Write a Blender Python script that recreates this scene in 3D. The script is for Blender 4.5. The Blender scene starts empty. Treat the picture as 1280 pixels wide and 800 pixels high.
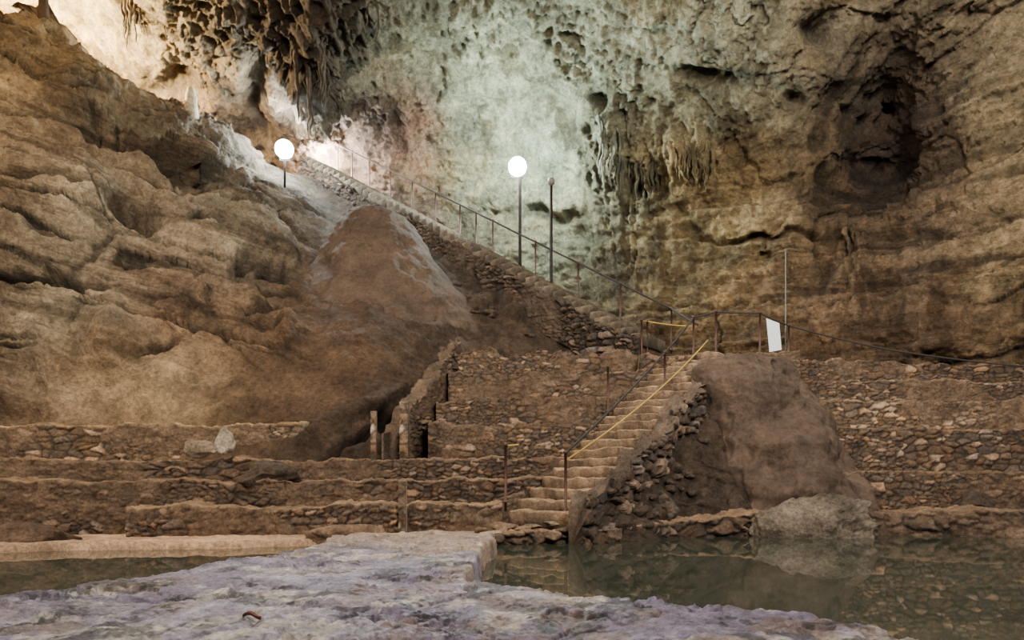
import bpy, bmesh, math, random
import numpy as np
from mathutils import Vector, Matrix
random.seed(7)
F=853.33; H0=590.0; ZC=1.1
def W(px,py,Y): return np.array([(px-640)*Y/F, Y, ZC+(H0-py)*Y/F])
def lin(c):
    c=np.asarray(c,float)/255.0
    return np.where(c<=0.04045,c/12.92,((c+0.055)/1.055)**2.4)
# ---------------------------------------------------------------- noise
def h3(i,j,k,seed=0):
    n=(i.astype(np.int64)*374761393+j.astype(np.int64)*668265263+k.astype(np.int64)*1274126177+seed*974634777)&0xffffffff
    n=((n^(n>>13))*1274126177)&0xffffffff
    n=((n^(n>>16))*2246822519)&0xffffffff
    n=n^(n>>15)
    return (n&0xffffff)/float(0xffffff)
def vn(P,seed=0):
    Pi=np.floor(P); f=P-Pi; Pi=Pi.astype(np.int64); f=f*f*f*(f*(f*6-15)+10)
    r=0
    for a in (0,1):
        wa=f[:,0] if a else 1-f[:,0]
        for b in (0,1):
            wb=f[:,1] if b else 1-f[:,1]
            for c in (0,1):
                wc=f[:,2] if c else 1-f[:,2]
                r=r+wa*wb*wc*h3(Pi[:,0]+a,Pi[:,1]+b,Pi[:,2]+c,seed)
    return r*2-1
ROT=np.array([[.8,.6,0],[-.48,.64,.6],[.36,-.48,.8]])
def fbm(P,o=4,seed=0,g=0.5):
    a=1.0;s=0;P=np.array(P,float)
    for i in range(o):
        s=s+a*vn(P,seed+i*17);a*=g;P=P@ROT*2.03+11.3
    return s
def ridg(P,o=4,seed=0,g=.5):
    a=1.0;s=0;P=np.array(P,float)
    for i in range(o):
        s=s+a*(1-2*np.abs(vn(P,seed+i*17)));a*=g;P=P*2.03+5.1
    return s
def vor(P,seed=0):
    Pi=np.floor(P).astype(np.int64); f1=np.full(len(P),9.);f2=np.full(len(P),9.);idv=np.zeros(len(P))
    for a in (-1,0,1):
        for b in (-1,0,1):
            for c in (-1,0,1):
                I=Pi[:,0]+a;J=Pi[:,1]+b;K=Pi[:,2]+c
                d=np.sqrt((I+h3(I,J,K,seed)-P[:,0])**2+(J+h3(I,J,K,seed+1)-P[:,1])**2+(K+h3(I,J,K,seed+2)-P[:,2])**2)
                nr=d<f1
                f2=np.where(nr,f1,np.minimum(f2,d)); idv=np.where(nr,h3(I,J,K,seed+3),idv); f1=np.where(nr,d,f1)
    return f1,f2,idv
def vor2(U,V,seed=0):
    Ui=np.floor(U).astype(np.int64);Vi=np.floor(V).astype(np.int64);f1=np.full(len(U),9.);f2=f1.copy();idv=np.zeros(len(U));Z=np.zeros(len(U),np.int64)
    for a in (-1,0,1):
        for b in (-1,0,1):
            I=Ui+a;J=Vi+b
            d=np.sqrt((I+.05+.9*h3(I,J,Z,seed)-U)**2+(J+.05+.9*h3(I,J,Z,seed+1)-V)**2)
            nr=d<f1
            f2=np.where(nr,f1,np.minimum(f2,d)); idv=np.where(nr,h3(I,J,Z,seed+3),idv); f1=np.where(nr,d,f1)
    return f1,f2,idv
def ss(a,b,x):
    t=np.clip((x-a)/(b-a),0,1);return t*t*(3-2*t)
def beds(L,seed,w=.93):
    Li=np.floor(L);t=L-Li;Ii=Li.astype(np.int64);Z=np.zeros(len(L),np.int64)
    a=h3(Ii,Z,Z,seed);b=h3(Ii+1,Z,Z,seed)
    prof=a+(b-a)*ss(w,1.,t)
    crack=np.exp(-((t-.97)/.045)**2)
    return prof+.35*t*(1-ss(.9,1,t)),a,crack
class RBF:
    def __init__(s,pts,vals):
        s.p=np.array(pts,float)/100.; v=np.array(vals,float); v=v.reshape(len(s.p),-1)
        n=len(s.p); r=np.linalg.norm(s.p[:,None]-s.p[None],axis=2)
        A=np.zeros((n+3,n+3));A[:n,:n]=r+1e-6*np.eye(n);A[:n,n]=1;A[:n,n+1:]=s.p;A[n,:n]=1;A[n+1:,:n]=s.p.T
        s.c=np.linalg.solve(A,np.vstack([v,np.zeros((3,v.shape[1]))]))
    def __call__(s,x,y):
        q=np.stack([x,y],1)/100.;out=np.zeros((len(q),s.c.shape[1]))
        for i in range(len(s.p)):
            out+=np.hypot(q[:,0]-s.p[i,0],q[:,1]-s.p[i,1])[:,None]*s.c[i]
        out+=s.c[-3]+q[:,:1]*s.c[-2]+q[:,1:]*s.c[-1]
        return out
# ---------------------------------------------------------------- materials
def nodes(m):
    m.use_nodes=True;nt=m.node_tree;return nt,nt.nodes['Principled BSDF']
def rockmat(name,bump=.5,scale=3.,rough=.9,mott=.55,spec=.25,bd=None,fine=.8,strata=None):
    m=bpy.data.materials.new(name);nt,bs=nodes(m);N=nt.nodes;L=nt.links
    tc=N.new('ShaderNodeTexCoord')
    n1=N.new('ShaderNodeTexNoise');n1.inputs['Scale'].default_value=scale;n1.inputs['Detail'].default_value=14;n1.inputs['Roughness'].default_value=.75
    n2=N.new('ShaderNodeTexNoise');n2.inputs['Scale'].default_value=scale*5;n2.inputs['Detail'].default_value=9;n2.inputs['Roughness'].default_value=.78
    L.new(tc.outputs['Object'],n1.inputs['Vector']);L.new(tc.outputs['Object'],n2.inputs['Vector'])
    r=N.new('ShaderNodeValToRGB');e=r.color_ramp.elements
    e[0].position=.38;e[0].color=(1-mott,1-mott,1-mott*1.05,1);e[1].position=.62;e[1].color=(1+mott*.5,1+mott*.5,1+mott*.45,1)
    L.new(n1.outputs['Fac'],r.inputs[0])
    mx=N.new('ShaderNodeMix');mx.data_type='RGBA';mx.blend_type='MULTIPLY';mx.inputs[0].default_value=1
    at=N.new('ShaderNodeVertexColor');at.layer_name='Col';L.new(at.outputs['Color'],mx.inputs[6])
    L.new(r.outputs[0],mx.inputs[7])
    r2=N.new('ShaderNodeValToRGB');e=r2.color_ramp.elements
    e[0].position=.38;e[0].color=(.45,.43,.41,1);e[1].position=.6;e[1].color=(1.25,1.25,1.25,1)
    L.new(n2.outputs['Fac'],r2.inputs[0])
    mx2=N.new('ShaderNodeMix');mx2.data_type='RGBA';mx2.blend_type='MULTIPLY';mx2.inputs[0].default_value=fine
    L.new(mx.outputs[2],mx2.inputs[6]);L.new(r2.outputs[0],mx2.inputs[7])
    colout=mx2.outputs[2]
    ad=N.new('ShaderNodeMath');ad.operation='MULTIPLY_ADD';ad.inputs[1].default_value=.4
    L.new(n2.outputs['Fac'],ad.inputs[0]);L.new(n1.outputs['Fac'],ad.inputs[2]);hout=ad.outputs[0]
    if strata:
        mp=N.new('ShaderNodeMapping');mp.inputs['Rotation'].default_value=(0,-math.atan(strata),0);L.new(tc.outputs['Object'],mp.inputs['Vector'])
        mp2=N.new('ShaderNodeMapping');mp2.inputs['Scale'].default_value=(.16,.16,1.5);L.new(mp.outputs[0],mp2.inputs['Vector'])
        n3=N.new('ShaderNodeTexNoise');n3.inputs['Scale'].default_value=1.3;n3.inputs['Detail'].default_value=8;n3.inputs['Roughness'].default_value=.6;n3.inputs['Distortion'].default_value=.3
        L.new(mp2.outputs[0],n3.inputs['Vector'])
        r3=N.new('ShaderNodeValToRGB');e=r3.color_ramp.elements
        e[0].position=.40;e[0].color=(.36,.33,.31,1);e[1].position=.465;e[1].color=(1,1,1,1)
        e2=r3.color_ramp.elements.new(.62);e2.color=(1.22,1.22,1.2,1)
        L.new(n3.outputs['Fac'],r3.inputs[0])
        mx3=N.new('ShaderNodeMix');mx3.data_type='RGBA';mx3.blend_type='MULTIPLY'
        L.new(at.outputs['Alpha'],mx3.inputs[0]);L.new(colout,mx3.inputs[6]);L.new(r3.outputs[0],mx3.inputs[7]);colout=mx3.outputs[2]
        mm=N.new('ShaderNodeMath');mm.operation='MULTIPLY';L.new(n3.outputs['Fac'],mm.inputs[0]);L.new(at.outputs['Alpha'],mm.inputs[1])
        a2=N.new('ShaderNodeMath');a2.operation='MULTIPLY_ADD';a2.inputs[1].default_value=1.6;L.new(mm.outputs[0],a2.inputs[0]);L.new(hout,a2.inputs[2]);hout=a2.outputs[0]
    L.new(colout,bs.inputs['Base Color'])
    bs.inputs['Roughness'].default_value=rough;bs.inputs['Specular IOR Level'].default_value=spec
    b=N.new('ShaderNodeBump');b.inputs['Strength'].default_value=bump;b.inputs['Distance'].default_value=bd or .6/scale
    L.new(hout,b.inputs['Height']);L.new(b.outputs[0],bs.inputs['Normal'])
    return m
def plain(name,col,rough=.6,metal=0.,bump=.1,scale=30,var=.3,spec=.5):
    m=bpy.data.materials.new(name);nt,bs=nodes(m);N=nt.nodes;L=nt.links
    n=N.new('ShaderNodeTexNoise');n.inputs['Scale'].default_value=scale;n.inputs['Detail'].default_value=6
    tc=N.new('ShaderNodeTexCoord');L.new(tc.outputs['Object'],n.inputs['Vector'])
    r=N.new('ShaderNodeValToRGB');e=r.color_ramp.elements
    e[0].position=.3;e[0].color=(*[c*(1-var) for c in col],1);e[1].position=.7;e[1].color=(*[min(1,c*(1+var)) for c in col],1)
    L.new(n.outputs['Fac'],r.inputs[0]);L.new(r.outputs[0],bs.inputs['Base Color'])
    bs.inputs['Roughness'].default_value=rough;bs.inputs['Metallic'].default_value=metal;bs.inputs['Specular IOR Level'].default_value=spec
    b=N.new('ShaderNodeBump');b.inputs['Strength'].default_value=bump;b.inputs['Distance'].default_value=.01
    L.new(n.outputs['Fac'],b.inputs['Height']);L.new(b.outputs[0],bs.inputs['Normal'])
    return m
M_wall=rockmat('cave_limestone',1.,1.5,mott=.5,bd=.5,strata=.03)
M_hill=rockmat('cave_slope_rock',1.,2.0,mott=.42,bd=.35,fine=.75,strata=.24)
M_mound=rockmat('flowstone',.7,2.5,mott=.35,rough=.8,bd=.15,fine=.6)
M_rub=rockmat('rubble_masonry',.8,5.,mott=.4,bd=.08)
M_step=rockmat('stair_stone',.7,6.,mott=.45,bd=.08)
M_plat=rockmat('worn_platform_stone',1.,4.2,mott=.5,rough=.38,spec=.7,bd=.13,fine=.95)
M_floor=rockmat('bank_earth',.7,4.,mott=.4,bd=.1)
M_boul=rockmat('boulder_rock',1.,3.5,mott=.5,bd=.2)
M_rust=plain('rusty_iron',(.07,.03,.022),.7,.3)
M_dark=plain('dark_rusty_pole',(.012,.006,.005),.95,0,spec=.1)
M_grey=plain('galvanised_pipe',(.12,.11,.095),.7,.0)
M_rope=plain('dark_rope',(.02,.016,.013),.9)
M_yel=plain('yellow_rope',(.40,.26,.04),.8)
M_white=plain('white_sign_paint',(.65,.67,.7),.5,var=.05)
M_leaf=plain('dry_leaf',(.10,.03,.02),.6)
M_house=plain('lamp_housing_metal',(.03,.03,.03),.6,.3)
M_lamp=bpy.data.materials.new('lamp_glass_glow');nt,bs=nodes(M_lamp)
bs.inputs['Emission Color'].default_value=(.8,.95,1,1);bs.inputs['Emission Strength'].default_value=250
M_water=bpy.data.materials.new('still_water');nt,bs=nodes(M_water)
bs.inputs['Roughness'].default_value=.02;bs.inputs['IOR'].default_value=1.42
tc=nt.nodes.new('ShaderNodeTexCoord');nz=nt.nodes.new('ShaderNodeTexNoise');nz.inputs['Scale'].default_value=1.2;nz.inputs['Detail'].default_value=2
bp=nt.nodes.new('ShaderNodeBump');bp.inputs['Strength'].default_value=.02;bp.inputs['Distance'].default_value=.03
nt.links.new(tc.outputs['Object'],nz.inputs['Vector']);nt.links.new(nz.outputs['Fac'],bp.inputs['Height']);nt.links.new(bp.outputs[0],bs.inputs['Normal'])
nz2=nt.nodes.new('ShaderNodeTexNoise');nz2.inputs['Scale'].default_value=.5;nt.links.new(tc.outputs['Object'],nz2.inputs['Vector'])
rp=nt.nodes.new('ShaderNodeValToRGB');rp.color_ramp.elements[0].color=(.020,.021,.014,1);rp.color_ramp.elements[1].color=(.038,.044,.032,1)
nt.links.new(nz2.outputs['Fac'],rp.inputs[0]);nt.links.new(rp.outputs[0],bs.inputs['Base Color'])
# ---------------------------------------------------------------- object helpers
def mk(name,V,Fc,mat,label=None,cat=None,parent=None,col=None,smooth=True,group=None,kind=None,origin=None,alpha=None):
    V=np.asarray(V,float)
    if origin is None: origin=np.array([(V[:,0].min()+V[:,0].max())/2,(V[:,1].min()+V[:,1].max())/2,V[:,2].min()])
    origin=np.asarray(origin,float)
    me=bpy.data.meshes.new(name);me.from_pydata((V-origin).tolist(),[],Fc if isinstance(Fc,list) else Fc.tolist())
    me.materials.append(mat)
    if smooth: me.polygons.foreach_set('use_smooth',[True]*len(me.polygons))
    if col is not None:
        c=np.ones((len(V),4));c[:,:3]=np.clip(col,0.005,.95)
        if alpha is not None:c[:,3]=np.clip(alpha,0,1)
        a=me.color_attributes.new('Col','FLOAT_COLOR','POINT');a.data.foreach_set('color',c.ravel())
    me.update()
    o=bpy.data.objects.new(name,me);bpy.context.scene.collection.objects.link(o)
    if parent is not None:
        o.parent=parent;o.location=Vector(origin)-parent.location
    else: o.location=Vector(origin)
    if label:o['label']=label
    if cat:o['category']=cat
    if group:o['group']=group
    if kind:o['kind']=kind
    return o
def empty(name,loc,label,cat,group=None):
    o=bpy.data.objects.new(name,None);o.location=Vector(loc);o.empty_display_size=.2
    bpy.context.scene.collection.objects.link(o);o['label']=label;o['category']=cat
    if group:o['group']=group
    return o
def gridfaces(nr,nc):
    i=np.arange(nr-1)[:,None]*nc+np.arange(nc-1)[None];i=i.ravel()
    return np.stack([i,i+1,i+nc+1,i+nc],1)
def gnormals(P,nr,nc):
    G=P.reshape(nr,nc,3);du=np.gradient(G,axis=1);dv=np.gradient(G,axis=0)
    n=np.cross(du,dv).reshape(-1,3);n/=np.linalg.norm(n,axis=1)[:,None]+1e-9
    to=np.array([0,0,ZC])-P;s=np.sign((n*to).sum(1));s[s==0]=1
    return n*s[:,None]
def blob(px,py,cx,cy,rx,ry,ang=0,p=1.5):
    a=math.radians(ang);dx=px-cx;dy=py-cy
    u=(dx*math.cos(a)+dy*math.sin(a))/rx;v=(-dx*math.sin(a)+dy*math.cos(a))/ry
    return np.exp(-(u*u+v*v)**p)
# ---------------------------------------------------------------- BACK WALL
wp=[(-700,-1200,5),(0,-1200,6),(640,-1200,6.5),(1300,-1200,6),(1900,-1200,5),
(-700,-400,9),(0,-400,13),(640,-400,14),(1300,-400,13),(1900,-400,9),
(-700,0,11),(-700,400,11),(-300,0,18),(-300,400,18),(1900,0,11),(1900,500,11),(1600,0,14),(1600,500,14.5),
(0,0,22),(0,100,25),(0,500,26),(100,0,22),(100,100,25),(200,0,19.5),(200,70,21.5),(200,160,25),(300,0,19),(300,90,21),(300,170,25.5),
(390,0,18.5),(390,100,20.5),(390,160,24),(350,230,26.5),(430,170,25.5),(430,260,26.5),
(500,0,19.5),(500,100,22.5),(500,200,24.5),(500,300,26),(500,500,27),
(650,0,19),(650,100,22),(650,200,23.6),(650,300,24.3),(650,400,25),(650,550,25),
(800,0,18.5),(800,100,20.5),(800,200,22),(800,300,22.5),(800,400,21.5),(800,500,22),
(950,0,17.5),(950,100,19),(950,200,20),(950,280,20.2),(950,320,20.8),(950,420,19.5),(950,550,20),
(1040,0,17.5),(1045,100,18.5),(1060,190,19.5),(1045,260,19.8),(1040,300,20),(1040,420,18.8),
(1115,60,18.8),(1108,135,21.2),(1100,215,21.6),(1090,290,19.8),(1110,420,18.3),(1110,550,19),
(1160,60,18.2),(1150,150,18.8),(1140,240,19.1),(1170,320,18.2),(1170,430,17.5),
(1280,0,16.5),(1280,100,16.8),(1280,250,17),(1280,450,16.9),(1280,600,17.5)]
R=RBF([p[:2] for p in wp],[p[2] for p in wp])
xs=np.concatenate([np.linspace(-700,-20,60),np.arange(-17,1300,2.0),np.linspace(1303,1900,60)])
ys=np.concatenate([np.linspace(-1200,-15,90),np.arange(-12,470,2.0),np.linspace(475,640,16)])
X,Y=np.meshgrid(xs,ys);px=X.ravel();py=Y.ravel();D=R(px,py)[:,0]
P=np.stack([(px-640)*D/F,D,ZC+(H0-py)*D/F],1);n=gnormals(P,len(ys),len(xs))
q=P+.4*np.stack([fbm(P*.7,4,90),fbm(P*.7,4,91),fbm(P*.7,4,92)],1)
right=ss(700,900,px)
up=ss(220,60,py)
disp=.22*fbm(P*.4,3,1)+.13*fbm(P*1.1,5,2,.6)
f1,f2,idv=vor(q*np.array([.45,.45,.9]),5);disp+=.24*(idv-.5)*(.4+.6*right)-.07*np.exp(-((f2-f1)/.05)**2)*(.3+.7*right)
f1,f2,idv=vor(q*np.array([1.2,1.2,2.6]),6);disp+=.13*(idv-.5)
bmk=(.12+.88*ss(140,260,py)*ss(700,860,px))*(.4+.6*ss(-.4,.3,fbm(P*.35,2,18)));bmk=np.maximum(bmk,.7*ss(1130,1170,px))
sl=np.where(px>1150,-.35,0.05)
o1,bid,cr=beds((P[:,2]+sl*P[:,0])*.62+.22*fbm(P*.4,4,19),21);disp+=bmk*(.42*(o1-.6)-.15*cr)
o2,bid2,cr2=beds((P[:,2]+sl*P[:,0])*2.1+.3*fbm(P*.7,4,22),23);disp+=bmk*(.13*(o2-.6)-.06*cr2)
disp+=.05*ridg(P*2.6,4,30,.6)
pop=ss(560,300,px)*up+.12*up*ss(560,700,px)
f1,f2,_=vor(P*np.array([4.2,4.2,1.5])+.25*fbm(P*3,3,33)[:,None],8);disp+=.19*pop*(.5-f1)
fl=np.zeros(len(px))
for (a,b,c,d,s) in [(392,70,36,110,1.2),(765,190,40,80,1.1),(800,250,25,60,1.),(860,200,50,40,1.1),(1068,325,25,60,1),(1060,390,40,40,.5),(700,60,60,60,.4),(620,60,50,60,.4),(430,30,40,60,.8),(250,40,60,60,.5),(780,320,60,50,.6),(350,60,60,60,.7)]:
    fl=np.maximum(fl,s*blob(px,py,a,b,c,d))
disp+=fl*.3*(ridg(P*np.array([2.8,2.8,.14]),4,40,.6))
disp+=.5*blob(px,py,392,60,22,110)+.3*blob(px,py,765,190,22,60)+.35*blob(px,py,862,205,40,22)
pits=[(690,268,32,6,0,.9),(745,135,20,16,30,.7),(1020,38,22,16,0,.6),(885,95,40,12,20,.6),(1040,220,14,16,0,.5),
(700,165,14,30,0,.4),(940,296,100,4,-3,.5),(1150,290,80,5,-5,.3),(440,215,16,40,20,.6),(320,120,12,60,0,.7),(215,110,25,25,0,.9),(560,60,22,10,-20,.3),(870,290,14,12,0,.5),(735,330,12,50,0,.4),(985,345,20,6,0,.4),(797,238,8,8,0,.9),(600,130,12,8,0,.3),(1000,130,16,10,20,.5)]
hol=np.zeros(len(px))
for (a,b,c,d,g,s) in pits:
    w=blob(px+9*fbm(P*1.1,3,66),py+9*fbm(P*1.1,3,67),a,b,c,d,g,1.1);disp-=s*w;hol=np.maximum(hol,w*min(1,s))
P2=P+n*disp[:,None]
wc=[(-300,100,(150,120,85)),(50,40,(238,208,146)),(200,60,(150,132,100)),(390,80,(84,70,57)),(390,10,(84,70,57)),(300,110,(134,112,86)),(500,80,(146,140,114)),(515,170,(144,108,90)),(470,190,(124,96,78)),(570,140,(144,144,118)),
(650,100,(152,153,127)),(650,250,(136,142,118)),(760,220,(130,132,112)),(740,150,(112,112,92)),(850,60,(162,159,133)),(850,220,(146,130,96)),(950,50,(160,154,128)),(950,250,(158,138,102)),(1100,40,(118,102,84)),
(1110,140,(68,55,47)),(1100,220,(64,51,45)),(1045,240,(120,100,78)),(1220,150,(148,129,100)),(1220,350,(148,125,95)),(900,380,(142,115,80)),(1000,400,(132,106,80)),(1150,400,(116,92,72)),(600,330,(114,108,88)),(720,340,(114,110,86)),(790,370,(106,93,69)),(640,-400,(150,140,115)),(1600,200,(140,118,88))]  # right recess points kept dark: its shade is put into the rock colour
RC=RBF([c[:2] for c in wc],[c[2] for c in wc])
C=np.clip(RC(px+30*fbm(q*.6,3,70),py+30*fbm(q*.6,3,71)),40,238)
C=C*(1+.14*fbm(P*.9,5,75,.6))[:,None]
st=ss(.15,.8,fbm(P*np.array([1.2,1.2,.2]),5,77,.6))*.4
C=C*(1-st[:,None]*np.array([.7,.78,.9]))
C=C*(1+bmk*(.22*(bid2-.5)+.15*(bid-.5)-.25*cr))[:,None]
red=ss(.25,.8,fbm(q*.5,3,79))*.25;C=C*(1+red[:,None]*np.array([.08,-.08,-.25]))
C*=(1-.35*hol)[:,None]  # pits painted darker, deepening their shade in the colour
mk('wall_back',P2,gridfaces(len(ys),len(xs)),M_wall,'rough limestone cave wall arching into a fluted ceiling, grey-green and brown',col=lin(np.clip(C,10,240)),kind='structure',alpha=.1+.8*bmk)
# ---------------------------------------------------------------- HILL / LEFT ROCK MASS
sil=[(-600,-60),(-300,-30),(-60,-5),(0,22),(30,12),(62,18),(85,50),(112,74),(135,98),(160,113),(190,128),(215,126),(240,146),(270,150),(300,178),(330,202),(360,216),(400,222),(430,236),(500,272),(600,325),(660,355),(720,385),(800,425),(850,442),(900,448),(960,450),(1000,450),(1280,462),(1700,480)]
hp=[(-600,-60,11),(-600,300,10),(-600,680,9),(-300,-30,14),(-300,300,12.5),(-300,500,11.5),(-300,680,11),
(0,10,16.5),(0,120,15.6),(0,250,15),(0,400,14.2),(0,470,13.9),(0,525,13.4),(0,600,12.4),(0,690,11.2),
(130,95,18.2),(130,160,17),(130,220,16.4),(130,300,15.5),(130,400,14.6),(130,470,14.1),(130,525,13.6),(130,600,12.7),(130,690,11.4),
(250,150,20.5),(250,200,18),(250,260,17.2),(250,330,16.4),(250,430,14.9),(250,520,13.8),(250,600,12.9),(250,690,11.6),
(340,208,23),(340,240,19.8),(340,300,18),(340,400,15.7),(340,460,14.7),(340,520,13.9),(340,600,12.6),(340,690,11.8),
(400,225,24.2),(400,260,21.5),(400,330,18.5),(400,400,15.9),(400,460,14.7),(400,520,13.8),(430,560,13.0),
(465,250,23.2),(465,330,18.8),(465,370,16.9),(465,400,15.7),(465,450,14.6),(465,500,13.8),(465,600,12.9),(465,690,12.2),
(540,290,21.8),(540,350,18.7),(540,400,16.6),(540,440,15.8),(540,500,15.2),(560,600,14.5),
(600,325,20.8),(600,360,19.2),(600,400,17.6),(600,440,17.0),(600,500,16.5),
(650,352,20.1),(650,385,18.9),(650,430,17.6),(650,500,16.6),(650,600,14.7),(650,690,12.8),
(740,395,18.8),(740,430,17.8),(740,500,16.8),(740,600,14.7),(700,640,13.5),(740,655,12),
(800,424,18),(800,470,17),(790,540,15.2),(830,500,15.6),(870,468,16.6),(760,590,14.4),
(768,648,11.0),(800,606,11.75),(800,640,11.4),(830,600,12.1),(850,558,12.9),(850,620,12.1),(850,655,11.9),(890,508,14.2),(900,570,13.3),(900,640,12.4),(800,690,10.8),(920,475,15.5),
(950,640,12.9),(950,690,12.4),(1000,450,17.8),(1000,520,16.3),(1000,640,13.8),(1140,462,17.5),(1140,530,15.8),(1140,640,13.9),(1280,465,17),(1280,530,15.6),(1280,640,13.8),(1280,690,13),(1700,480,14),(1700,690,12),(900,448,17.3)]
RH=RBF([p[:2] for p in hp],[p[2] for p in hp])
xs=np.concatenate([np.linspace(-600,-20,50),np.arange(-17,1300,2.0),np.linspace(1303,1700,30)])
NV=320;NB=14
tp=np.interp(xs,[s[0] for s in sil],[s[1] for s in sil])
vv=np.linspace(0,1,NV)
PX=np.tile(xs,(NV,1));PY=tp[None]+(690-tp[None])*vv[:,None]**1.0
px=PX.ravel();py=PY.ravel();D=RH(px,py)[:,0]
P=np.stack([(px-640)*D/F,D,ZC+(H0-py)*D/F],1).reshape(NV,len(xs),3)
back=np.stack([P[0]+np.array([0,k*.45,-.02*k*k-.03*k]) for k in range(NB,0,-1)],0)
P=np.concatenate([back,P],0).reshape(-1,3);NR=NV+NB
px=np.concatenate([np.tile(xs,NB),px]);py=np.concatenate([np.tile(tp,NB),py])
n=gnormals(P,NR,len(xs))
q=P+.2*np.stack([fbm(P*.9,3,190),fbm(P*.9,3,191),fbm(P*.9,3,192)],1)
mass=ss(430,340,px)*ss(500,430,py)
rough=np.maximum(mass,.14)*(1-.85*blob(px,py,480,370,120,110))
flow=np.clip(blob(px,py,110,450,100,42)+blob(px,py,30,500,60,30),0,1)
rough*=(1-.75*flow)*(1-.7*blob(px,py,330,480,90,35))
disp=.08*fbm(P*.45,3,101)*rough+.05*fbm(P*1.1,5,102,.6)+.08*rough*fbm(P*1.5,5,103,.6)
lz=P[:,2]+.27*P[:,0]-.05*P[:,1]
o1,b1,c1_=beds(lz*.62+.13*fbm(P*.35,4,210),211,.88)
o2,b2,c2_=beds(lz*1.4+.2*fbm(P*.5,4,212),213,.88)
o3,b3,c3_=beds(lz*3.6+.35*fbm(P*.8,4,214),215,.85)
m1=ss(-.6,.2,fbm(P*.4,2,216));m2=ss(-.5,.1,fbm(P*.6,2,217));m3=ss(-.3,.2,fbm(P*.9,2,218))
disp+=rough*(.80*m1*(o1-.65)-.3*c1_+.50*m2*(o2-.6)-.14*c2_*m2+m3*(.12*(o3-.6)-.04*c3_))
tilt=q.copy();tilt[:,2]=lz
f1,f2,idv=vor(tilt*np.array([.32,.32,.9]),115);disp+=rough*(.30*(idv-.5)-.14*np.exp(-((f2-f1)/.03)**2));ck=np.exp(-((f2-f1)/.03)**2)
f1,f2,idv=vor(tilt*np.array([1.0,1.0,2.8]),116);disp+=rough*(.10*(idv-.5)-.03*np.exp(-((f2-f1)/.05)**2))
disp+=rough*.03*ridg(P*3,4,131,.65)
rub=ss(570,640,px)*ss(480,430,py)*ss(900,800,px)+.6*blob(px,py,825,600,70,60)+.4*blob(px,py,590,360,60,40)+.4*blob(px,py,420,545,90,30)
f1,f2,idv2=vor(q*np.array([2.8,2.8,3.8]),125);disp+=np.clip(rub,0,1)*.15*(.55-f1)
disp+=.035*ridg(P*2.3,5,130,.6)
cur=blob(px,py,290,375,50,30)+.8*flow+.3*blob(px,py,340,330,40,30)
disp+=cur*.18*ridg(P*np.array([1.7,1.7,.35]),3,140)
f1,f2,_=vor(P*np.array([1.1,1.1,.8]),141);disp+=flow*.45*(.6-f1)
pits=[(165,263,26,17,10,3.2),(172,325,20,14,0,2.6),(190,190,85,11,20,2.2),(120,168,20,8,10,.8),(235,215,34,10,25,1.6),(350,342,28,8,-5,1.),(235,350,45,7,10,.9),(60,235,80,4,12,.7),(330,395,40,6,-25,.4),(720,405,16,9,0,1.3),(486,524,11,12,-20,.9),(440,552,40,5,-33,.8),(50,345,100,5,12,.7),(200,440,40,5,-30,.4),(270,290,30,5,15,.8),(70,300,24,6,5,.8),(300,330,16,8,0,.7)]
hol=np.zeros(len(px))
for (a,b,c,d,g,s) in pits:
    w=blob(px+7*fbm(P*1.3,3,66),py+7*fbm(P*1.3,3,67),a,b,c,d,g);disp-=s*w;hol=np.maximum(hol,w*min(1,s))
for (a,b,c,d,g,s) in [(110,430,75,50,0,.4),(95,250,55,22,12,.3),(310,295,45,25,15,.4),(350,250,50,25,20,.3),(40,430,40,40,0,.2),(100,110,40,30,20,.4),(205,480,34,20,-45,.35),(30,512,16,14,0,.5),(8,505,14,18,0,.4),(58,518,16,12,0,.4),(75,470,18,26,0,.3),(150,445,20,34,0,.3),(15,310,70,30,0,.3),(365,420,16,18,0,.5),(640,395,20,7,0,.3),(600,380,18,8,0,.3),(640,372,14,8,0,.4),(425,532,80,9,-32,.35)]:
    disp+=s*blob(px,py,a,b,c,d,g)
edge=np.concatenate([np.zeros(NB*len(xs)),np.repeat(np.minimum(1,np.arange(NV)/6.),len(xs))])
keep=np.where(px>330,edge*.9+.1,1)
P2=P+n*(disp*keep)[:,None]
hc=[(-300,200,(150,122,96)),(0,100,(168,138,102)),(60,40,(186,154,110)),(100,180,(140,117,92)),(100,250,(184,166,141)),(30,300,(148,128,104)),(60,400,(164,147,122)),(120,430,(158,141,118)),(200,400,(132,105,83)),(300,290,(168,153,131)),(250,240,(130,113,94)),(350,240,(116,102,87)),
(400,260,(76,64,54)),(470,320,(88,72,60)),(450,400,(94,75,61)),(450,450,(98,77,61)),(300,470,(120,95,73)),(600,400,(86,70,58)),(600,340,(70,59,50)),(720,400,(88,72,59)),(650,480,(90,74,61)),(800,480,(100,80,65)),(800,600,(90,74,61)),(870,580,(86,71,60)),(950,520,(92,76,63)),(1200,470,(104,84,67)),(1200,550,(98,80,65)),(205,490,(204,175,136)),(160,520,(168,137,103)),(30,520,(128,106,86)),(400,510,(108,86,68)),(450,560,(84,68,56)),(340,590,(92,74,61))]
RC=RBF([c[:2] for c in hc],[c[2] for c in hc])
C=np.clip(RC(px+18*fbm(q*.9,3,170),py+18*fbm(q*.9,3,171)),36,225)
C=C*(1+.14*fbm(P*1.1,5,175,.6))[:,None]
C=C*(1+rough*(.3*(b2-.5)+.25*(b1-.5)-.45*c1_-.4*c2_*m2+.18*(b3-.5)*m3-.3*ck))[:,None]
orr=ss(.1,.8,fbm(q*.6,3,179))*.2;C=C*(1+orr[:,None]*np.array([.06,-.04,-.18]))
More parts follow.
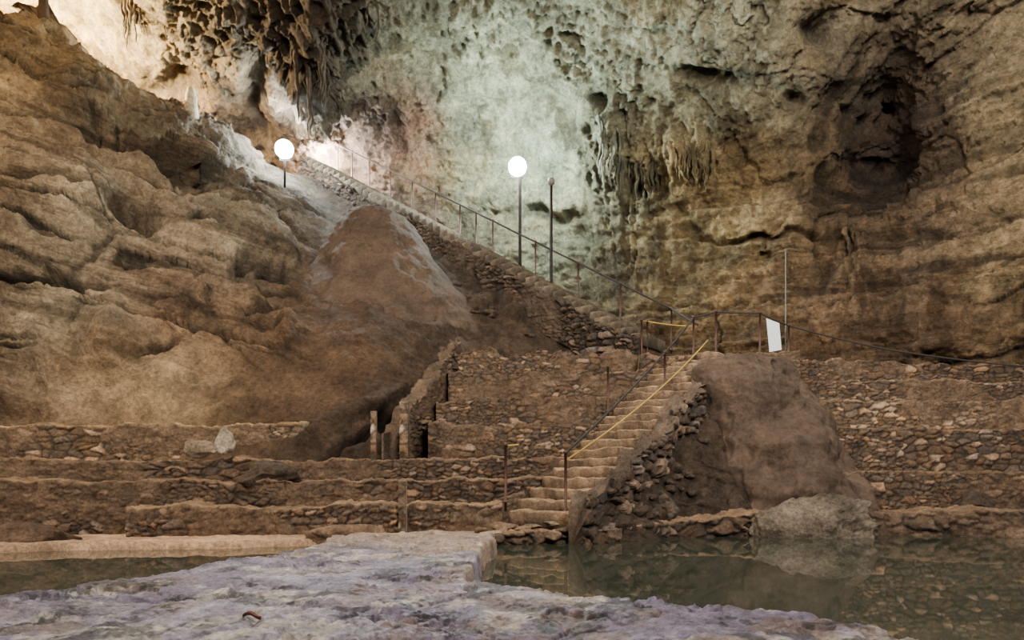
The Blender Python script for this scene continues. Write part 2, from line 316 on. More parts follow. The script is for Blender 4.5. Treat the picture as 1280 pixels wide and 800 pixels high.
C*=(1-.72*hol)[:,None];C*=(1+.2*np.clip(rub,0,1)*(idv2-.5))[:,None]  # hollows get shade painted into the rock colour; rubble tone varies per stone
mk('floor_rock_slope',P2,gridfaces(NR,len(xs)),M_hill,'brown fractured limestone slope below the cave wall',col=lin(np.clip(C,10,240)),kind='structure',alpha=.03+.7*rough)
# ---------------------------------------------------------------- mounds (revolved flowstone)
def mound(name,c,prof,lean,seed,colr,label,cat,amp=.1,sx=1.,sy=1.,nr=140,na=260,flute=.05,ff=1.6):
    zs=np.array([p[0] for p in prof]);rs=np.array([p[1] for p in prof])
    t=np.linspace(0,1,nr);z=np.interp(t,np.linspace(0,1,len(zs)),zs);r=np.interp(t,np.linspace(0,1,len(rs)),rs)
    kw=max(3,int(nr*.12)|1);k=np.ones(kw)/kw
    zp=np.convolve(np.pad(z,kw//2,'edge'),k,'valid');rp=np.convolve(np.pad(r,kw//2,'reflect',reflect_type='odd'),k,'valid');rp=np.maximum(rp,0.001);rp[0]=.001
    th=np.linspace(0,2*np.pi,na,endpoint=False)
    h=(zp-zs[-1])/(zs[0]-zs[-1])
    G=np.zeros((nr,na,3));G[:,:,0]=c[0]+lean[0]*(1-h)[:,None]+sx*rp[:,None]*np.cos(th);G[:,:,1]=c[1]+lean[1]*(1-h)[:,None]+sy*rp[:,None]*np.sin(th);G[:,:,2]=zp[:,None]
    V=G.reshape(-1,3);rad=np.stack([np.tile(np.cos(th),nr),np.tile(np.sin(th),nr),np.full(nr*na,.25)],1)
    w=np.repeat(np.clip(rp/.5,0,1),na)
    d=amp*2.2*fbm(V*.7,3,seed)+amp*fbm(V*1.8,3,seed+5)+flute*ridg(V*np.array([ff,ff,.3]),3,seed+9)+.02*fbm(V*7,3,seed+3)
    V=V+rad*(d*w)[:,None]
    idx=np.arange(nr*na).reshape(nr,na);nx=np.roll(idx,-1,1)
    Fc=np.stack([idx[:-1],idx[1:],nx[1:],nx[:-1]],-1).reshape(-1,4)
    cc=np.array(colr)*(1+.13*fbm(V*1.2,4,seed+7))[:,None]
    return mk(name,V,Fc,M_mound,label,cat,col=lin(np.clip(cc,10,240)))
pk=W(467,262,18.6)
mound('stalagmite_mound',(pk[0],18.7),[(8.3,0),(8.27,.42),(8.02,.8),(7.3,1.22),(6.3,1.85),(5.3,2.55),(4.6,3.1),(3.4,3.6)],(.3,-.7),300,(84,69,58),'huge smooth brown conical stalagmite mound on the slope','stalagmite',.05,1.0,.66,flute=.03)
mound('stalagmite_mound',(4.95,14.7),[(3.6,0),(3.56,.36),(3.3,.72),(2.8,.95),(2.2,1.1),(1.5,1.3),(.8,1.6),(.1,2.1)],(.7,-.6),330,(86,70,59),'rounded reddish-brown flowstone mound beside the stone staircase','stalagmite',.10,1.,.95,flute=.11,ff=1.7)
s=W(245,148,20)
mound('stalagmite',(s[0],19.7),[(s[2]+.75,0),(s[2]+.72,.09),(s[2]+.5,.15),(s[2]+.2,.17),(s[2]-.5,.3)],(0,0),350,(200,182,152),'short pale stalagmite standing on the rock ridge','stalagmite',.02,nr=50,na=40,flute=.02)
s=W(61,12,17.6)
mound('stalagmite',(s[0],17.4),[(s[2]+.6,0),(s[2]+.5,.09),(s[2]+.1,.11),(s[2]-1.6,.14)],(0,0),352,(90,70,52),'dark slim stalagmite stump on top of the rock mass','stalagmite',.02,nr=50,na=40,flute=.02)
# ---------------------------------------------------------------- rubble walls
def rubble(name,A,B,zt,zb,tread,label,cat='stone wall',seed=0,cs=(.16,.075),col=(100,81,66),cap=(118,94,74),res=.021,parent=None,nrmflip=False,topn=.035,group=None,lightf=.1,amp=.032,dust=.68,dustc=(104,84,67),wobs=.06):
    A=np.array(A,float);B=np.array(B,float);Ld=np.linalg.norm(B-A);d=(B-A)/Ld
    nm=np.array([d[1],-d[0]]);
    if nrmflip:nm=-nm
    nc=max(8,int(Ld/res));hmax=max(zt[0]-zb[0],zt[1]-zb[1]);nf=max(5,int(hmax/res));ntr=max(4,int(tread/(res*2)))
    u=np.linspace(0,1,nc);S=u*Ld
    wob=wobs*fbm(np.stack([S*.8,np.full(nc,seed*3.1),np.zeros(nc)],1),4,seed)
    rows=[];kind=[]
    topz=zt[0]+(zt[1]-zt[0])*u+topn*1.3*fbm(np.stack([S*1.5,np.full(nc,seed*1.7),np.zeros(nc)],1),5,seed+2,.7)
    botz=zb[0]+(zb[1]-zb[0])*u
    for i in range(nf):
        t=i/(nf-1);z=botz+(topz-botz)*t
        rows.append(np.stack([A[0]+d[0]*S+nm[0]*wob,A[1]+d[1]*S+nm[1]*wob,z],1));kind.append(np.stack([S,z,np.zeros(nc)],1))
    for j in range(1,ntr+1):
        o=-tread*j/ntr
        rows.append(np.stack([A[0]+d[0]*S+nm[0]*(wob+o),A[1]+d[1]*S+nm[1]*(wob+o),topz+.01],1));kind.append(np.stack([S,topz-o,np.ones(nc)],1))
    V=np.concatenate(rows);K=np.concatenate(kind);nr=len(rows);isT=K[:,2]>.5
    K3=np.stack([K[:,0],K[:,1],np.full(len(K),seed*1.3)],1)
    wq=.5*fbm(K3*4.,3,seed+4);wq2=.4*fbm(K3*4.,3,seed+94)
    big=ss(.0,.2,fbm(K3*np.array([.9,1.6,1]),2,seed+44))
    a1,a2,ai=vor2(K[:,0]/cs[0]+wq,K[:,1]/cs[1]+wq2,seed+11)
    b1,b2,bi=vor2(K[:,0]/(cs[0]*1.7)+wq*.6,K[:,1]/(cs[1]*1.7)+wq2*.6,seed+15)
    f1=np.where(big>.5,b1,a1);f2=np.where(big>.5,b2,a2);idv=np.where(big>.5,bi,ai)
    dm=ss(.5-dust,1.1-dust,fbm(K3*np.array([.7,1.1,1]),4,seed+55))*.9
    e=ss(0.02,.3,f2-f1)
    dsp=amp*(e-.6)+amp*1.3*(idv-.5)*e;dsp=dsp*(1-.75*dm)+dm*.03*fbm(K3*2.5,5,seed+56,.6)+.015*fbm(K3*9,3,seed+57)
    V[~isT]+=np.concatenate([np.tile(nm,(isT.size,1)),np.zeros((isT.size,1))],1)[~isT]*dsp[~isT,None]
    V[isT,2]+=topn*.8*fbm(V[isT]*2.2,4,seed+6,.6)+.3*dsp[isT]
    dustc=np.array(dustc,float)
    c=np.array(col)[None]*(.82+.36*idv)[:,None]*(.62+.38*e)[:,None]
    li=idv>1-lightf;c[li]=c[li]*1.25+12*e[li,None]
    hue=h3((idv*999).astype(int),np.zeros(len(idv),int),np.zeros(len(idv),int),3);c=c*(1+.10*(hue[:,None]-.5)*np.array([1,0,-1.5]))
    c=c*(1-dm[:,None]*.8)+dustc*(1+.12*fbm(K3*2,3,seed+58))[:,None]*dm[:,None]*.8
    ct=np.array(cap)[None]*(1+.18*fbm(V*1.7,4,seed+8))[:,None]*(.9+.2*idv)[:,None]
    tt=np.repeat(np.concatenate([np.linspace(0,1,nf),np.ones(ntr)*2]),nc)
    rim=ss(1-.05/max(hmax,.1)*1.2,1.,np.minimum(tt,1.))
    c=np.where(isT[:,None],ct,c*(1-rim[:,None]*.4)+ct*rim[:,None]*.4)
    Fl=gridfaces(nr,nc).tolist()
    nV=len(V);ex=np.array([[V[(nr-1)*nc][0],V[(nr-1)*nc][1],botz[0]],[V[nr*nc-1][0],V[nr*nc-1][1],botz[-1]]])
    V=np.vstack([V,ex]);c=np.vstack([c,c[0],c[0]])
    Fl.append([i*nc for i in range(nr)]+[nV]);Fl.append([i*nc+nc-1 for i in range(nr-1,-1,-1)]+[nV+1])
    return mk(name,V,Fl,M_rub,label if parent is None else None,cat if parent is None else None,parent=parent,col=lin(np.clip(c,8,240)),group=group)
def XY(px,Y): return ((px-640)*Y/F,Y)
def ZZ(py,Y): return ZC+(H0-py)*Y/F
def terr(pa,Ya,pya,pb,Yb,pyb,zb,tread,seed,label,**k):
    return rubble('retaining_wall',XY(pa,Ya),XY(pb,Yb),(ZZ(pya,Ya),ZZ(pyb,Yb)),(zb[0],zb[1]),tread,label,seed=seed,group=k.pop('group','stone terraces'),**k)
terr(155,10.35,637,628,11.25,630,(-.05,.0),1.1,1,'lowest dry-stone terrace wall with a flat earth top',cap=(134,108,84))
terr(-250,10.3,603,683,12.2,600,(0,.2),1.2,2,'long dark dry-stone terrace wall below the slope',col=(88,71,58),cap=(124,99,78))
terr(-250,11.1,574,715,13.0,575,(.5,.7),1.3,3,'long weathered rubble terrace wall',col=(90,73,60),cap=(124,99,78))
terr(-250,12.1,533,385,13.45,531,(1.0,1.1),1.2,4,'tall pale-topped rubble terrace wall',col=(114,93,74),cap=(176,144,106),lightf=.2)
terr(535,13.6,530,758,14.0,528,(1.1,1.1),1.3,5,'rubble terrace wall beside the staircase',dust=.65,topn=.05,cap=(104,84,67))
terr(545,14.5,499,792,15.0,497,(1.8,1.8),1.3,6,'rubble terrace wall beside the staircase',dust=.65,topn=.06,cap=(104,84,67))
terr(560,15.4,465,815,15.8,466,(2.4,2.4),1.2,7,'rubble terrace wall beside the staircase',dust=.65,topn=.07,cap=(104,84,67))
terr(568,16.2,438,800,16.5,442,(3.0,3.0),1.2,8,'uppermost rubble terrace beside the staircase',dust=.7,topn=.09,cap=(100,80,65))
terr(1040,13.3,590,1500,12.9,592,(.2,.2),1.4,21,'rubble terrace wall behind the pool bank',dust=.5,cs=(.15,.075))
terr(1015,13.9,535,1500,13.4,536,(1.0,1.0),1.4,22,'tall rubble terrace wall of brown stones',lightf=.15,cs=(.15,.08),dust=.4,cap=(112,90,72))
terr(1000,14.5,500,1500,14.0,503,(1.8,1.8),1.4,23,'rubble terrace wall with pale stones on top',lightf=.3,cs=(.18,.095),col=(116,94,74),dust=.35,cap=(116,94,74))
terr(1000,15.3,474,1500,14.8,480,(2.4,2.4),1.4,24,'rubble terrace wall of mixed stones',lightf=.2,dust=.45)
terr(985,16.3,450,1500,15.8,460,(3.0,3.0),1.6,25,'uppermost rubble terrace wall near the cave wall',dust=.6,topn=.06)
rubble('retaining_wall',XY(499,12.9),XY(572,16.6),(ZZ(536,12.9),ZZ(430,16.6)),(1.0,2.5),.35,'steep ragged rubble wall climbing the slope',seed=31,topn=.10,col=(94,78,65),cap=(98,80,66),amp=.06,group='stone terraces',dust=.7)
# ---------------------------------------------------------------- staircases
def stepmesh(c,d,pr,w,run,rise,k,parent,colT,colR,bev=.025,jit=.035):
    bm=bmesh.new();bmesh.ops.create_cube(bm,size=1)
    bmesh.ops.scale(bm,vec=(w,run,rise),verts=bm.verts)
    bmesh.ops.bevel(bm,geom=bm.edges[:],offset=bev,segments=2,affect='EDGES')
    long=[e for e in bm.edges if abs(e.verts[0].co.x-e.verts[1].co.x)>.3]
    bmesh.ops.subdivide_edges(bm,edges=long,cuts=22,use_grid_fill=True)
    V=np.array([v.co[:] for v in bm.verts]);Fc=[[v.index for v in f.verts] for f in bm.faces];
    bm.free()
    ws=np.array([pr[0],pr[1],0]);wd=np.array([d[0],d[1],0])
    G=c+V[:,:1]*ws+V[:,1:2]*wd+V[:,2:]*np.array([0,0,1])
    off=np.stack([fbm(G*3.3,3,400+k,.6),fbm(G*3.3,3,430+k,.6),fbm(G*3.3,3,460+k,.6)],1)*jit
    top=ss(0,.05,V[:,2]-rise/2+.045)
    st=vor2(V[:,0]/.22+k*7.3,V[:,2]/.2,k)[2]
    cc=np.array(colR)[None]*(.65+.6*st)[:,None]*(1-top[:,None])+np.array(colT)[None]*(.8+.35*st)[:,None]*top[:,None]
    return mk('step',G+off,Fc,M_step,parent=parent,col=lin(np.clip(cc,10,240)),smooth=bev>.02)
def stair(C0,C1,w,n,label,colT,colR,bev=.025,jit=.035,wj=.05):
    C0=np.array(C0,float);C1=np.array(C1,float);h=C1[:2]-C0[:2];L=np.linalg.norm(h);d=h/L;pr=np.array([d[1],-d[0]])
    run=L/n;rise=(C1[2]-C0[2])/n
    root=empty('stone_staircase',C0,label,'staircase')
    rg=random.Random(n)
    for k in range(n):
        c=np.array([*(C0[:2]+d*run*(k+.5+.12)+pr*rg.uniform(-wj,wj)),C0[2]+rise*(k+1)-(rise+.14)/2])
        stepmesh(c,d,pr,w*rg.uniform(1-wj,1+wj),run*1.24+.1,rise+.14,k,root,colT,colR,bev,jit)
    a=C0[:2]-pr*w*.46;b=C0[:2]+pr*w*.46;a2=C1[:2]-pr*w*.46;b2=C1[:2]+pr*w*.46
    dz=.05;V=[(*a,C0[2]-.6),(*b,C0[2]-.6),(*b,C0[2]+dz-.1),(*a,C0[2]+dz-.1),(*a2,C1[2]-1.6),(*b2,C1[2]-1.6),(*b2,C1[2]-dz-.1),(*a2,C1[2]-dz-.1)]
    Fc=[[0,1,2,3],[4,7,6,5],[0,4,5,1],[3,2,6,7],[1,5,6,2],[0,3,7,4]]
    mk('stair_body',np.array(V),Fc,M_step,parent=root,col=np.tile(lin((90,70,55)),(8,1)),smooth=False)
    return root,d,pr,C0,C1
C0=(.5,11.0,.28);C1=(4.42,16.2,3.85)
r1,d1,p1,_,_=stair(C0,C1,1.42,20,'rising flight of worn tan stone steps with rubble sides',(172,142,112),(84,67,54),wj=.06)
c0=np.array(C0[:2]);c1=np.array(C1[:2])
a=c0+p1*.98-d1*.25;b=c1+p1*.98
rubble('side_wall',a,b,(.46,3.95),(-.1,1.3),.30,'',seed=51,parent=r1,amp=.10,cs=(.2,.15),col=(84,70,61),cap=(90,76,65),topn=.15,lightf=.06,dust=.3)
S=W(815,430,17.2);E=W(397,207,25.0)
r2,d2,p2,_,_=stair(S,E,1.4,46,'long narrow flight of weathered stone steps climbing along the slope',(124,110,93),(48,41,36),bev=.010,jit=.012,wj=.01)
a=S[:2]-p2*.80;b=E[:2]-p2*.80
rubble('side_wall',a,b,(S[2]-.10,E[2]-.10),(S[2]-1.2,E[2]-1.2),.12,'',seed=53,parent=r2,amp=.10,cs=(.2,.11),col=(74,62,53),cap=(74,62,53),topn=.10,nrmflip=True,dust=.45,dustc=(80,66,55),wobs=.05)
rubble('landing_platform',XY(800,15.9),XY(1000,15.6),(3.83,3.8),(2.2,2.2),1.9,'rubble-faced landing at the top of the stone steps','landing',seed=55,cap=(134,108,84))
# ---------------------------------------------------------------- ground bank & platform height-fields
def sdf(x,y,poly):
    poly=np.array(poly);n=len(poly);d=np.full(len(x),1e9);ins=np.zeros(len(x),bool)
    for i in range(n):
        a=poly[i];b=poly[(i+1)%n];e=b-a;t=np.clip(((x-a[0])*e[0]+(y-a[1])*e[1])/(e@e),0,1)
        d=np.minimum(d,np.hypot(x-a[0]-t*e[0],y-a[1]-t*e[1]))
        cnd=((a[1]>y)!=(b[1]>y))&(x<(b[0]-a[0])*(y-a[1])/(b[1]-a[1]+1e-12)+a[0]);ins^=cnd
    return np.where(ins,d,-d)
def hfield(name,poly,pxr,Yr,nr,hfun,colf,mat,label,cat,kind=None,seed=0,edge=.06,base=-.35,stepx=3.,wob=.08):
    xs=np.arange(pxr[0],pxr[1],stepx);Ys=np.geomspace(Yr[0],Yr[1],nr)
    PX,YY=np.meshgrid(xs,Ys);x=((PX-640)*YY/F).ravel();y=YY.ravel()
    Q=np.stack([x,y,np.zeros(len(x))],1)
    s=sdf(x,y,poly)+wob*fbm(Q*1.6,5,seed,.6)
    e=ss(-edge,edge*.6,s);z=base+(hfun(x,y,Q)-base)*e
    V=np.stack([x+.03*vn(np.stack([x*6,y*6,z*9],1),seed+3)*(1-e),y,z],1)
    Fc=gridfaces(nr,len(xs));ok=(s>-.3);Fc=Fc[ok[Fc].any(1)]
    used=np.unique(Fc);mp=-np.ones(len(V),int);mp[used]=np.arange(len(used))
    C=colf(x,y,Q,s)
    return mk(name,V[used],mp[Fc],mat,label,cat,col=lin(np.clip(C[used],8,240)),kind=kind)
zp=.25
def YP(py,z): return F*(ZC-z)/(py-H0)
def pp(px,py,z=zp):
    Y=YP(py,z);return ((px-640)*Y/F,Y)
plat=[(-12,.5),(-9,3.0),pp(-200,785),pp(0,744),pp(130,725),pp(300,700),pp(400,680),(-2.4,10.4),(-.2,10.6),pp(618,668),pp(606,685),pp(580,712),pp(582,722),pp(650,735),pp(710,741),pp(820,751),pp(920,760),pp(1000,766),pp(1085,776),pp(1165,795),pp(1245,828),(2.7,.5)]
def hp_(x,y,Q):
    z=zp+.018*fbm(Q*.9,3,500)+.010*ridg(Q*2.1,5,510,.6)+.010*fbm(Q*6,6,511,.75)
    f1,f2,idv=vor(Q*np.array([1.1,1.4,1])+.35*fbm(Q*2,4,512)[:,None],520);z+=.022*(idv-.5)-.028*np.exp(-((f2-f1)/.03)**2)
    z-=.028*ss(.4,.55,fbm(Q*np.array([2.2,3.0,1]),5,530,.65));z=z-.08*ss(8.5,10.3,y)
    return z
def cp_(x,y,Q,s):
    n1=fbm(Q*1.2,5,540,.65);n2=fbm(Q*3,5,545,.65)
    A=np.array([198,185,204.]);B=np.array([148,134,162.]);Cc=np.array([224,210,202.])
    t=ss(-.5,.6,n1)[:,None];C=A*t+B*(1-t);u=ss(.1,.8,n2)[:,None];C=C*(1-u)+Cc*u
    br=ss(.15,.8,fbm(Q*1.9,5,547,.65))[:,None]*.6;C=C*(1-br)+np.array([158,127,110.])*br
    dk=ss(.3,.8,fbm(Q*4.1,5,550,.7))[:,None];C=C*(1-.45*dk)
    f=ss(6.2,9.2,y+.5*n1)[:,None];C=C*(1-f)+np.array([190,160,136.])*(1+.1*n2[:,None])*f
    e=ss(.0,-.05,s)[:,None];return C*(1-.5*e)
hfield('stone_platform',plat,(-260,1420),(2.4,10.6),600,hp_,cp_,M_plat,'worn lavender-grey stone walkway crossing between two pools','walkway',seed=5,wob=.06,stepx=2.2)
bank=[(-16,9.0),pp(-300,697,0),pp(0,691,0),pp(150,688,0),pp(300,686,0),pp(390,682,0),(-2.4,9.9),(-.3,9.9),(-.25,10.45),(1.2,10.85),(1.9,11.3),(4.5,12.6),(6.5,12.5),(10,11.7),(14,11.2),(16,15),(-16,15)]
def hb(x,y,Q):
    b=np.interp(x,[-4,-1,0,1.2,2,4,20],[.10,.12,.13,.16,.25,.34,.36])
    return b+.02*fbm(Q*1.1,4,600)+.012*ridg(Q*4,4,610,.6)
def cb(x,y,Q,s):
    n1=fbm(Q*.9,5,640,.6)[:,None]
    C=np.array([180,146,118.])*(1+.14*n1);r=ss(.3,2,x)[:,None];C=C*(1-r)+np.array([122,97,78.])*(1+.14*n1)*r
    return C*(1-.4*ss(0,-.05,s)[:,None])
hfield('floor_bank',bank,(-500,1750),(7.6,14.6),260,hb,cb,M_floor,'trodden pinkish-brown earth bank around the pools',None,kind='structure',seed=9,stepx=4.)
for i,(pa,Ya,pb,Yb,t,tr) in enumerate([(742,10.75,965,12.0,(.24,.40),1.0),(1060,12.1,1480,10.9,(.42,.42),.9),(611,10.2,746,10.72,(.14,.22),.8)]):
    rubble('bank_wall',XY(pa,Ya),XY(pb,Yb),t,(-.25,-.25),tr,'low dark rubble edge wall at the waterline','stone wall',seed=70+i,col=(84,69,58),cap=(132,106,84) if i!=1 else (118,95,76),amp=.08,cs=(.28,.13),topn=.04,dust=.2)
def water(x0,x1,y0,y1,label):
    mk('water_pool',np.array([(x0,y0,0),(x1,y0,0),(x1,y1,0),(x0,y1,0)]),[[0,1,2,3]],M_water,label,'pool',smooth=False)
water(-18,-1.3,.5,11,'shallow still murky green pool beside the walkway')
water(-1.28,20,.5,13.2,'still dark green pool reflecting the cave')
# ---------------------------------------------------------------- boulders
def boulder(name,c,size,seed,col,label,cat='rock',sub=4,rot=0.,cuts=16,amp=.12,group=None):
    bm=bmesh.new();bmesh.ops.create_icosphere(bm,subdivisions=sub,radius=1)
    V=np.array([v.co[:] for v in bm.verts]);Fc=[[v.index for v in f.verts] for f in bm.faces];bm.free()
    rng=np.random.RandomState(seed)
    for i in range(cuts):
        nn=rng.normal(size=3);nn/=np.linalg.norm(nn);dd=.6+.2*rng.rand();s=V@nn;V-=np.where(s>dd,(s-dd)*.96,0)[:,None]*nn
    V*=1.15+(amp*fbm(V*1.6+seed,5,seed,.6))[:,None]
    V*=np.array(size)
    V+=.03*np.stack([fbm(V*4+seed,3,seed+3),fbm(V*4+seed,3,seed+4),fbm(V*4+seed,3,seed+5)],1)*min(1,max(size))
    a=rot;Rm=np.array([[math.cos(a),-math.sin(a),0],[math.sin(a),math.cos(a),0],[0,0,1]]);V=V@Rm.T+np.array(c)
    cc=np.array(col)[None]*(1+.15*fbm(V*2,4,seed+1))[:,None]
    return mk(name,V,Fc,M_boul,label,cat,col=lin(np.clip(cc,10,240)),group=group)
boulder('boulder',(5.0,11.7,.1),(1.0,.45,.56),3,(132,118,104),'large angular grey-brown boulder at the waterline',sub=6,rot=-.2,amp=.18,cuts=12)
boulder('boulder',(5.8,11.75,.0),(.5,.3,.30),14,(90,77,67),'low dark boulder sloping into the pool',sub=5,rot=.3,amp=.2)
b=W(250,560,12.0);boulder('stone_slab',(b[0],b[1],b[2]),(.28,.08,.17),21,(180,160,136),'pale flat stone slab leaning on the terrace wall','rock',sub=4,group='pale slabs')
b=W(283,553,12.0);boulder('stone_slab',(b[0],b[1],b[2]),(.18,.08,.24),24,(194,178,158),'whitish pointed stone slab leaning on the terrace wall','rock',sub=4,group='pale slabs')
b=W(435,662,10.3);boulder('boulder',(b[0],b[1],.12),(.55,.3,.16),23,(146,118,96),'low rounded tan rock on the bank')
b=W(40,668,9.9);boulder('boulder',(b[0],b[1],.15),(.7,.4,.2),24,(112,90,74),'low brown rock against the terrace')
b=W(822,627,11.8);boulder('boulder',(b[0],b[1],.5),(.33,.3,.26),25,(104,90,80),'rounded grey rock beside the flowstone mound')
b=W(338,592,11.7);boulder('boulder',(b[0],b[1],b[2]-.05),(.5,.4,.26),26,(92,76,64),'jagged dark rock lying on the terrace',rot=.4,amp=.3)
b=W(1222,628,12.6);boulder('boulder',(b[0],b[1],.5),(.36,.25,.22),27,(96,80,68),'small brown rock by the terrace wall')
b=W(362,420,15.3);boulder('boulder',(b[0],b[1],b[2]),(.34,.35,.4),28,(112,90,70),'upright brown rock on the slope')
for i,(x,y,Y,s,c) in enumerate([(628,655,10.9,.24,(150,122,98)),(655,659,10.8,.2,(165,138,112)),(676,662,10.7,.2,(140,112,90)),(694,652,10.9,.18,(180,160,140)),(712,659,10.7,.22,(132,108,90)),(742,660,10.9,.22,(140,115,95)),(770,656,11.1,.18,(120,98,82)),(604,661,10.6,.2,(150,120,95)),(690,668,10.45,.2,(140,114,92)),(665,655,10.9,.15,(150,126,104))]):
    b=W(x,y,Y);boulder('bank_stone',(b[0],b[1],b[2]-.03),(s,s*.8,s*.30),40+i,c,'flat worn stone at the foot of the steps','rock',sub=3,rot=i,group='stones at the foot of the steps')
rng=random.Random(3)
for i in range(34):
    x=rng.uniform(770,880);y=650-(x-770)*1.0+rng.uniform(5,60);y=min(y,655);Y=float(RH(np.array([x]),np.array([y]))[0,0])
    b=W(x,y,Y-.06);s=rng.uniform(.06,.17);g=rng.randint(76,98);boulder('loose_stone',b,(s,s*.8,s*.6),80+i,(g,int(g*.83),int(g*.71)),'small brown loose stone on the slope beside the stairs','rock',sub=3,rot=i,group='loose stones by the stairs')
for i in range(30):
    x=rng.uniform(560,800);y=320+(x-560)*.42+rng.uniform(22,60);Y=float(RH(np.array([x]),np.array([y]))[0,0])
    b=W(x,y,Y-.06);s=rng.uniform(.1,.34);g=rng.randint(74,96);boulder('loose_stone',b,(s,s*.8,s*.4),120+i,(g,int(g*.83),int(g*.70)),'brown loose stone below the upper steps','rock',sub=3,rot=i,group='loose stones below the upper steps')
for (x,y0,y1,Y,w,zb_) in [(467,515,548,12.6,.05,1.2),(505,503,545,12.75,.08,1.2),(503,602,660,10.85,.06,0.)]:
    t=W(x,y0,Y)
    rubble('masonry_pillar',(t[0]-w,Y),(t[0]+w,Y),(t[2],t[2]),(zb_,zb_),w*2,'slim squared stone pillar standing on the terrace','pillar',seed=90,cs=(.3,.22),col=(122,102,84),cap=(136,114,92),amp=.02,topn=.01,group='short pillars',dust=0)
# ---------------------------------------------------------------- stalactite curtains
def curtain(px0,px1,py0,py1,Y,nst,seed,col,label,rm=1.):
    rg=np.random.RandomState(seed);Vs=[];Fs=[];base=0
    for i in range(nst):
        x=px0+(px1-px0)*(i+rg.rand())/nst;L=(py1-py0)*(.2+.8*rg.rand()**1.5);yy=Y+rg.uniform(-.25,.35)
        top=W(x,py0-14+rg.uniform(-6,8),yy);ln=L*yy/F;r0=rg.uniform(.04,.11)*rm;na=10;nr=22
        for j in range(nr):
            t=j/(nr-1);r=r0*(1-t)**.8*(1+.15*math.sin(t*17+i))+.006;th=np.linspace(0,2*np.pi,na,endpoint=False)
            Vs.append(np.stack([top[0]+r*np.cos(th),yy+r*np.sin(th)*1.1,np.full(na,top[2]-t*(ln+.3))],1))
        idx=base+np.arange(nr*na).reshape(nr,na);nx=np.roll(idx,-1,1)
        Fs.append(np.stack([idx[:-1],idx[1:],nx[1:],nx[:-1]],-1).reshape(-1,4));base+=nr*na
    V=np.concatenate(Vs);V[:,:2]+=.08*np.stack([fbm(V*2.5,4,seed),fbm(V*2.5,4,seed+1)],1)
    cc=np.array(col)[None]*(1+.2*fbm(V*1.5,3,seed+2))[:,None]
    return mk('stalactite_curtain',V,np.concatenate(Fs),M_wall,label,'stalactites',col=lin(np.clip(cc,10,240)),alpha=np.zeros(len(V)))
curtain(748,790,160,250,21.6,26,1,(124,127,110),'grey-green hanging stalactite curtain on the cave wall',.95)
curtain(790,830,205,285,21.9,20,2,(110,108,88),'greenish hanging stalactite fringe on the cave wall',.95)
curtain(838,890,195,238,20.2,30,3,(130,113,82),'row of tan stalactites along a wall ledge',.8)
curtain(1055,1082,300,350,19.8,8,4,(98,82,64),'brown stalactite cluster below the dark recess',.8)
curtain(370,412,0,170,19.4,26,5,(88,73,59),'long dark stalactite curtain hanging from the ceiling',1.4)
curtain(150,350,0,62,20.6,130,6,(150,132,104),'dense fringe of short stalactites on the ceiling',.55)
curtain(425,490,0,55,19.6,26,7,(130,116,94),'brown stalactites hanging from the ceiling',.7)
# ---------------------------------------------------------------- tubes, railings
def tube(pts,r,n=8):
    pts=np.array(pts,float);m=len(pts);V=[]
    for i in range(m):
        t=pts[min(i+1,m-1)]-pts[max(i-1,0)];t/=np.linalg.norm(t);a=np.array([0,0,1.]) if abs(t[2])<.9 else np.array([1.,0,0])
        u=np.cross(t,a);u/=np.linalg.norm(u);v=np.cross(t,u);rr=r[i] if hasattr(r,'__len__') else r
        for k in range(n):
            th=2*math.pi*k/n;V.append(pts[i]+rr*(math.cos(th)*u+math.sin(th)*v))
    Fc=[[i*n+k,i*n+(k+1)%n,(i+1)*n+(k+1)%n,(i+1)*n+k] for i in range(m-1) for k in range(n)]
    Fc.append(list(range(n))[::-1]);Fc.append([(m-1)*n+k for k in range(n)])
    return np.array(V),Fc
def post(b,h,parent,r=.024,mat=M_rust):
    b=np.array(b,float)
    prof=[(-.15,r),(0,r),(0,r*2.2),(.02,r*2.2),(.025,r),(h-.05,r),(h-.05,r*1.5),(h-.01,r*1.6),(h,r*.9)]
    V,Fc=tube([b+np.array([0,0,t[0]+(i*1e-4)]) for i,t in enumerate(prof)],[t[1] for t in prof],10)
    return mk('post',V,Fc,mat,parent=parent)
def rope(pts,parent,r=.014,sag=.08,mat=M_rope,name='rope'):
    out=[]
    for i in range(len(pts)-1):
        a=np.array(pts[i]);b=np.array(pts[i+1]);L=np.linalg.norm(b-a)
        for j in range(12):
            t=j/12;out.append(a+(b-a)*t-np.array([0,0,sag*L*.5*4*t*(1-t)*.4]))
    out.append(np.array(pts[-1]));V,Fc=tube(out,r,6);return mk(name,V,Fc,mat,parent=parent)
def railing(posts,label,h=1.,r=.024):
    root=empty('rope_railing',posts[0],label,'railing')
    for p in posts: post(p,h,root,r)
    return root,[np.array(p)+[0,0,h-.04] for p in posts]
pc=[W(707,641,10.95),W(831,497,14.6),W(867,448,16.0),W(895,440,16.3),W(950,442,16.2),W(986,457,16.4)]
root,top=railing(pc,'rusty iron posts strung with dark rope along the steps')
rope(top+[W(1110,437,16.0),W(1280,458,15.6),W(1500,470,15)],root,.02,.05)
rope([t-[0,0,.12] for t in top[:1]]+[W(885,425,16.1)],root,.014,.12,M_yel,'yellow_rope')
pl=[W(632,628,11.5),W(760,515,14.6),W(802,450,16.6),W(809,450,16.9)]
root,top=railing(pl,'rusty iron posts on the outer edge of the stone steps')
rope([top[0]+[.02,0,0],top[0]+[.22,.1,.02]],root,.014,.1,M_yel,'yellow_rope')
rope([top[2],top[3],W(868,408,16.1)],root,.013,.1,M_yel,'yellow_rope')
dd=(E-S);pu=[]
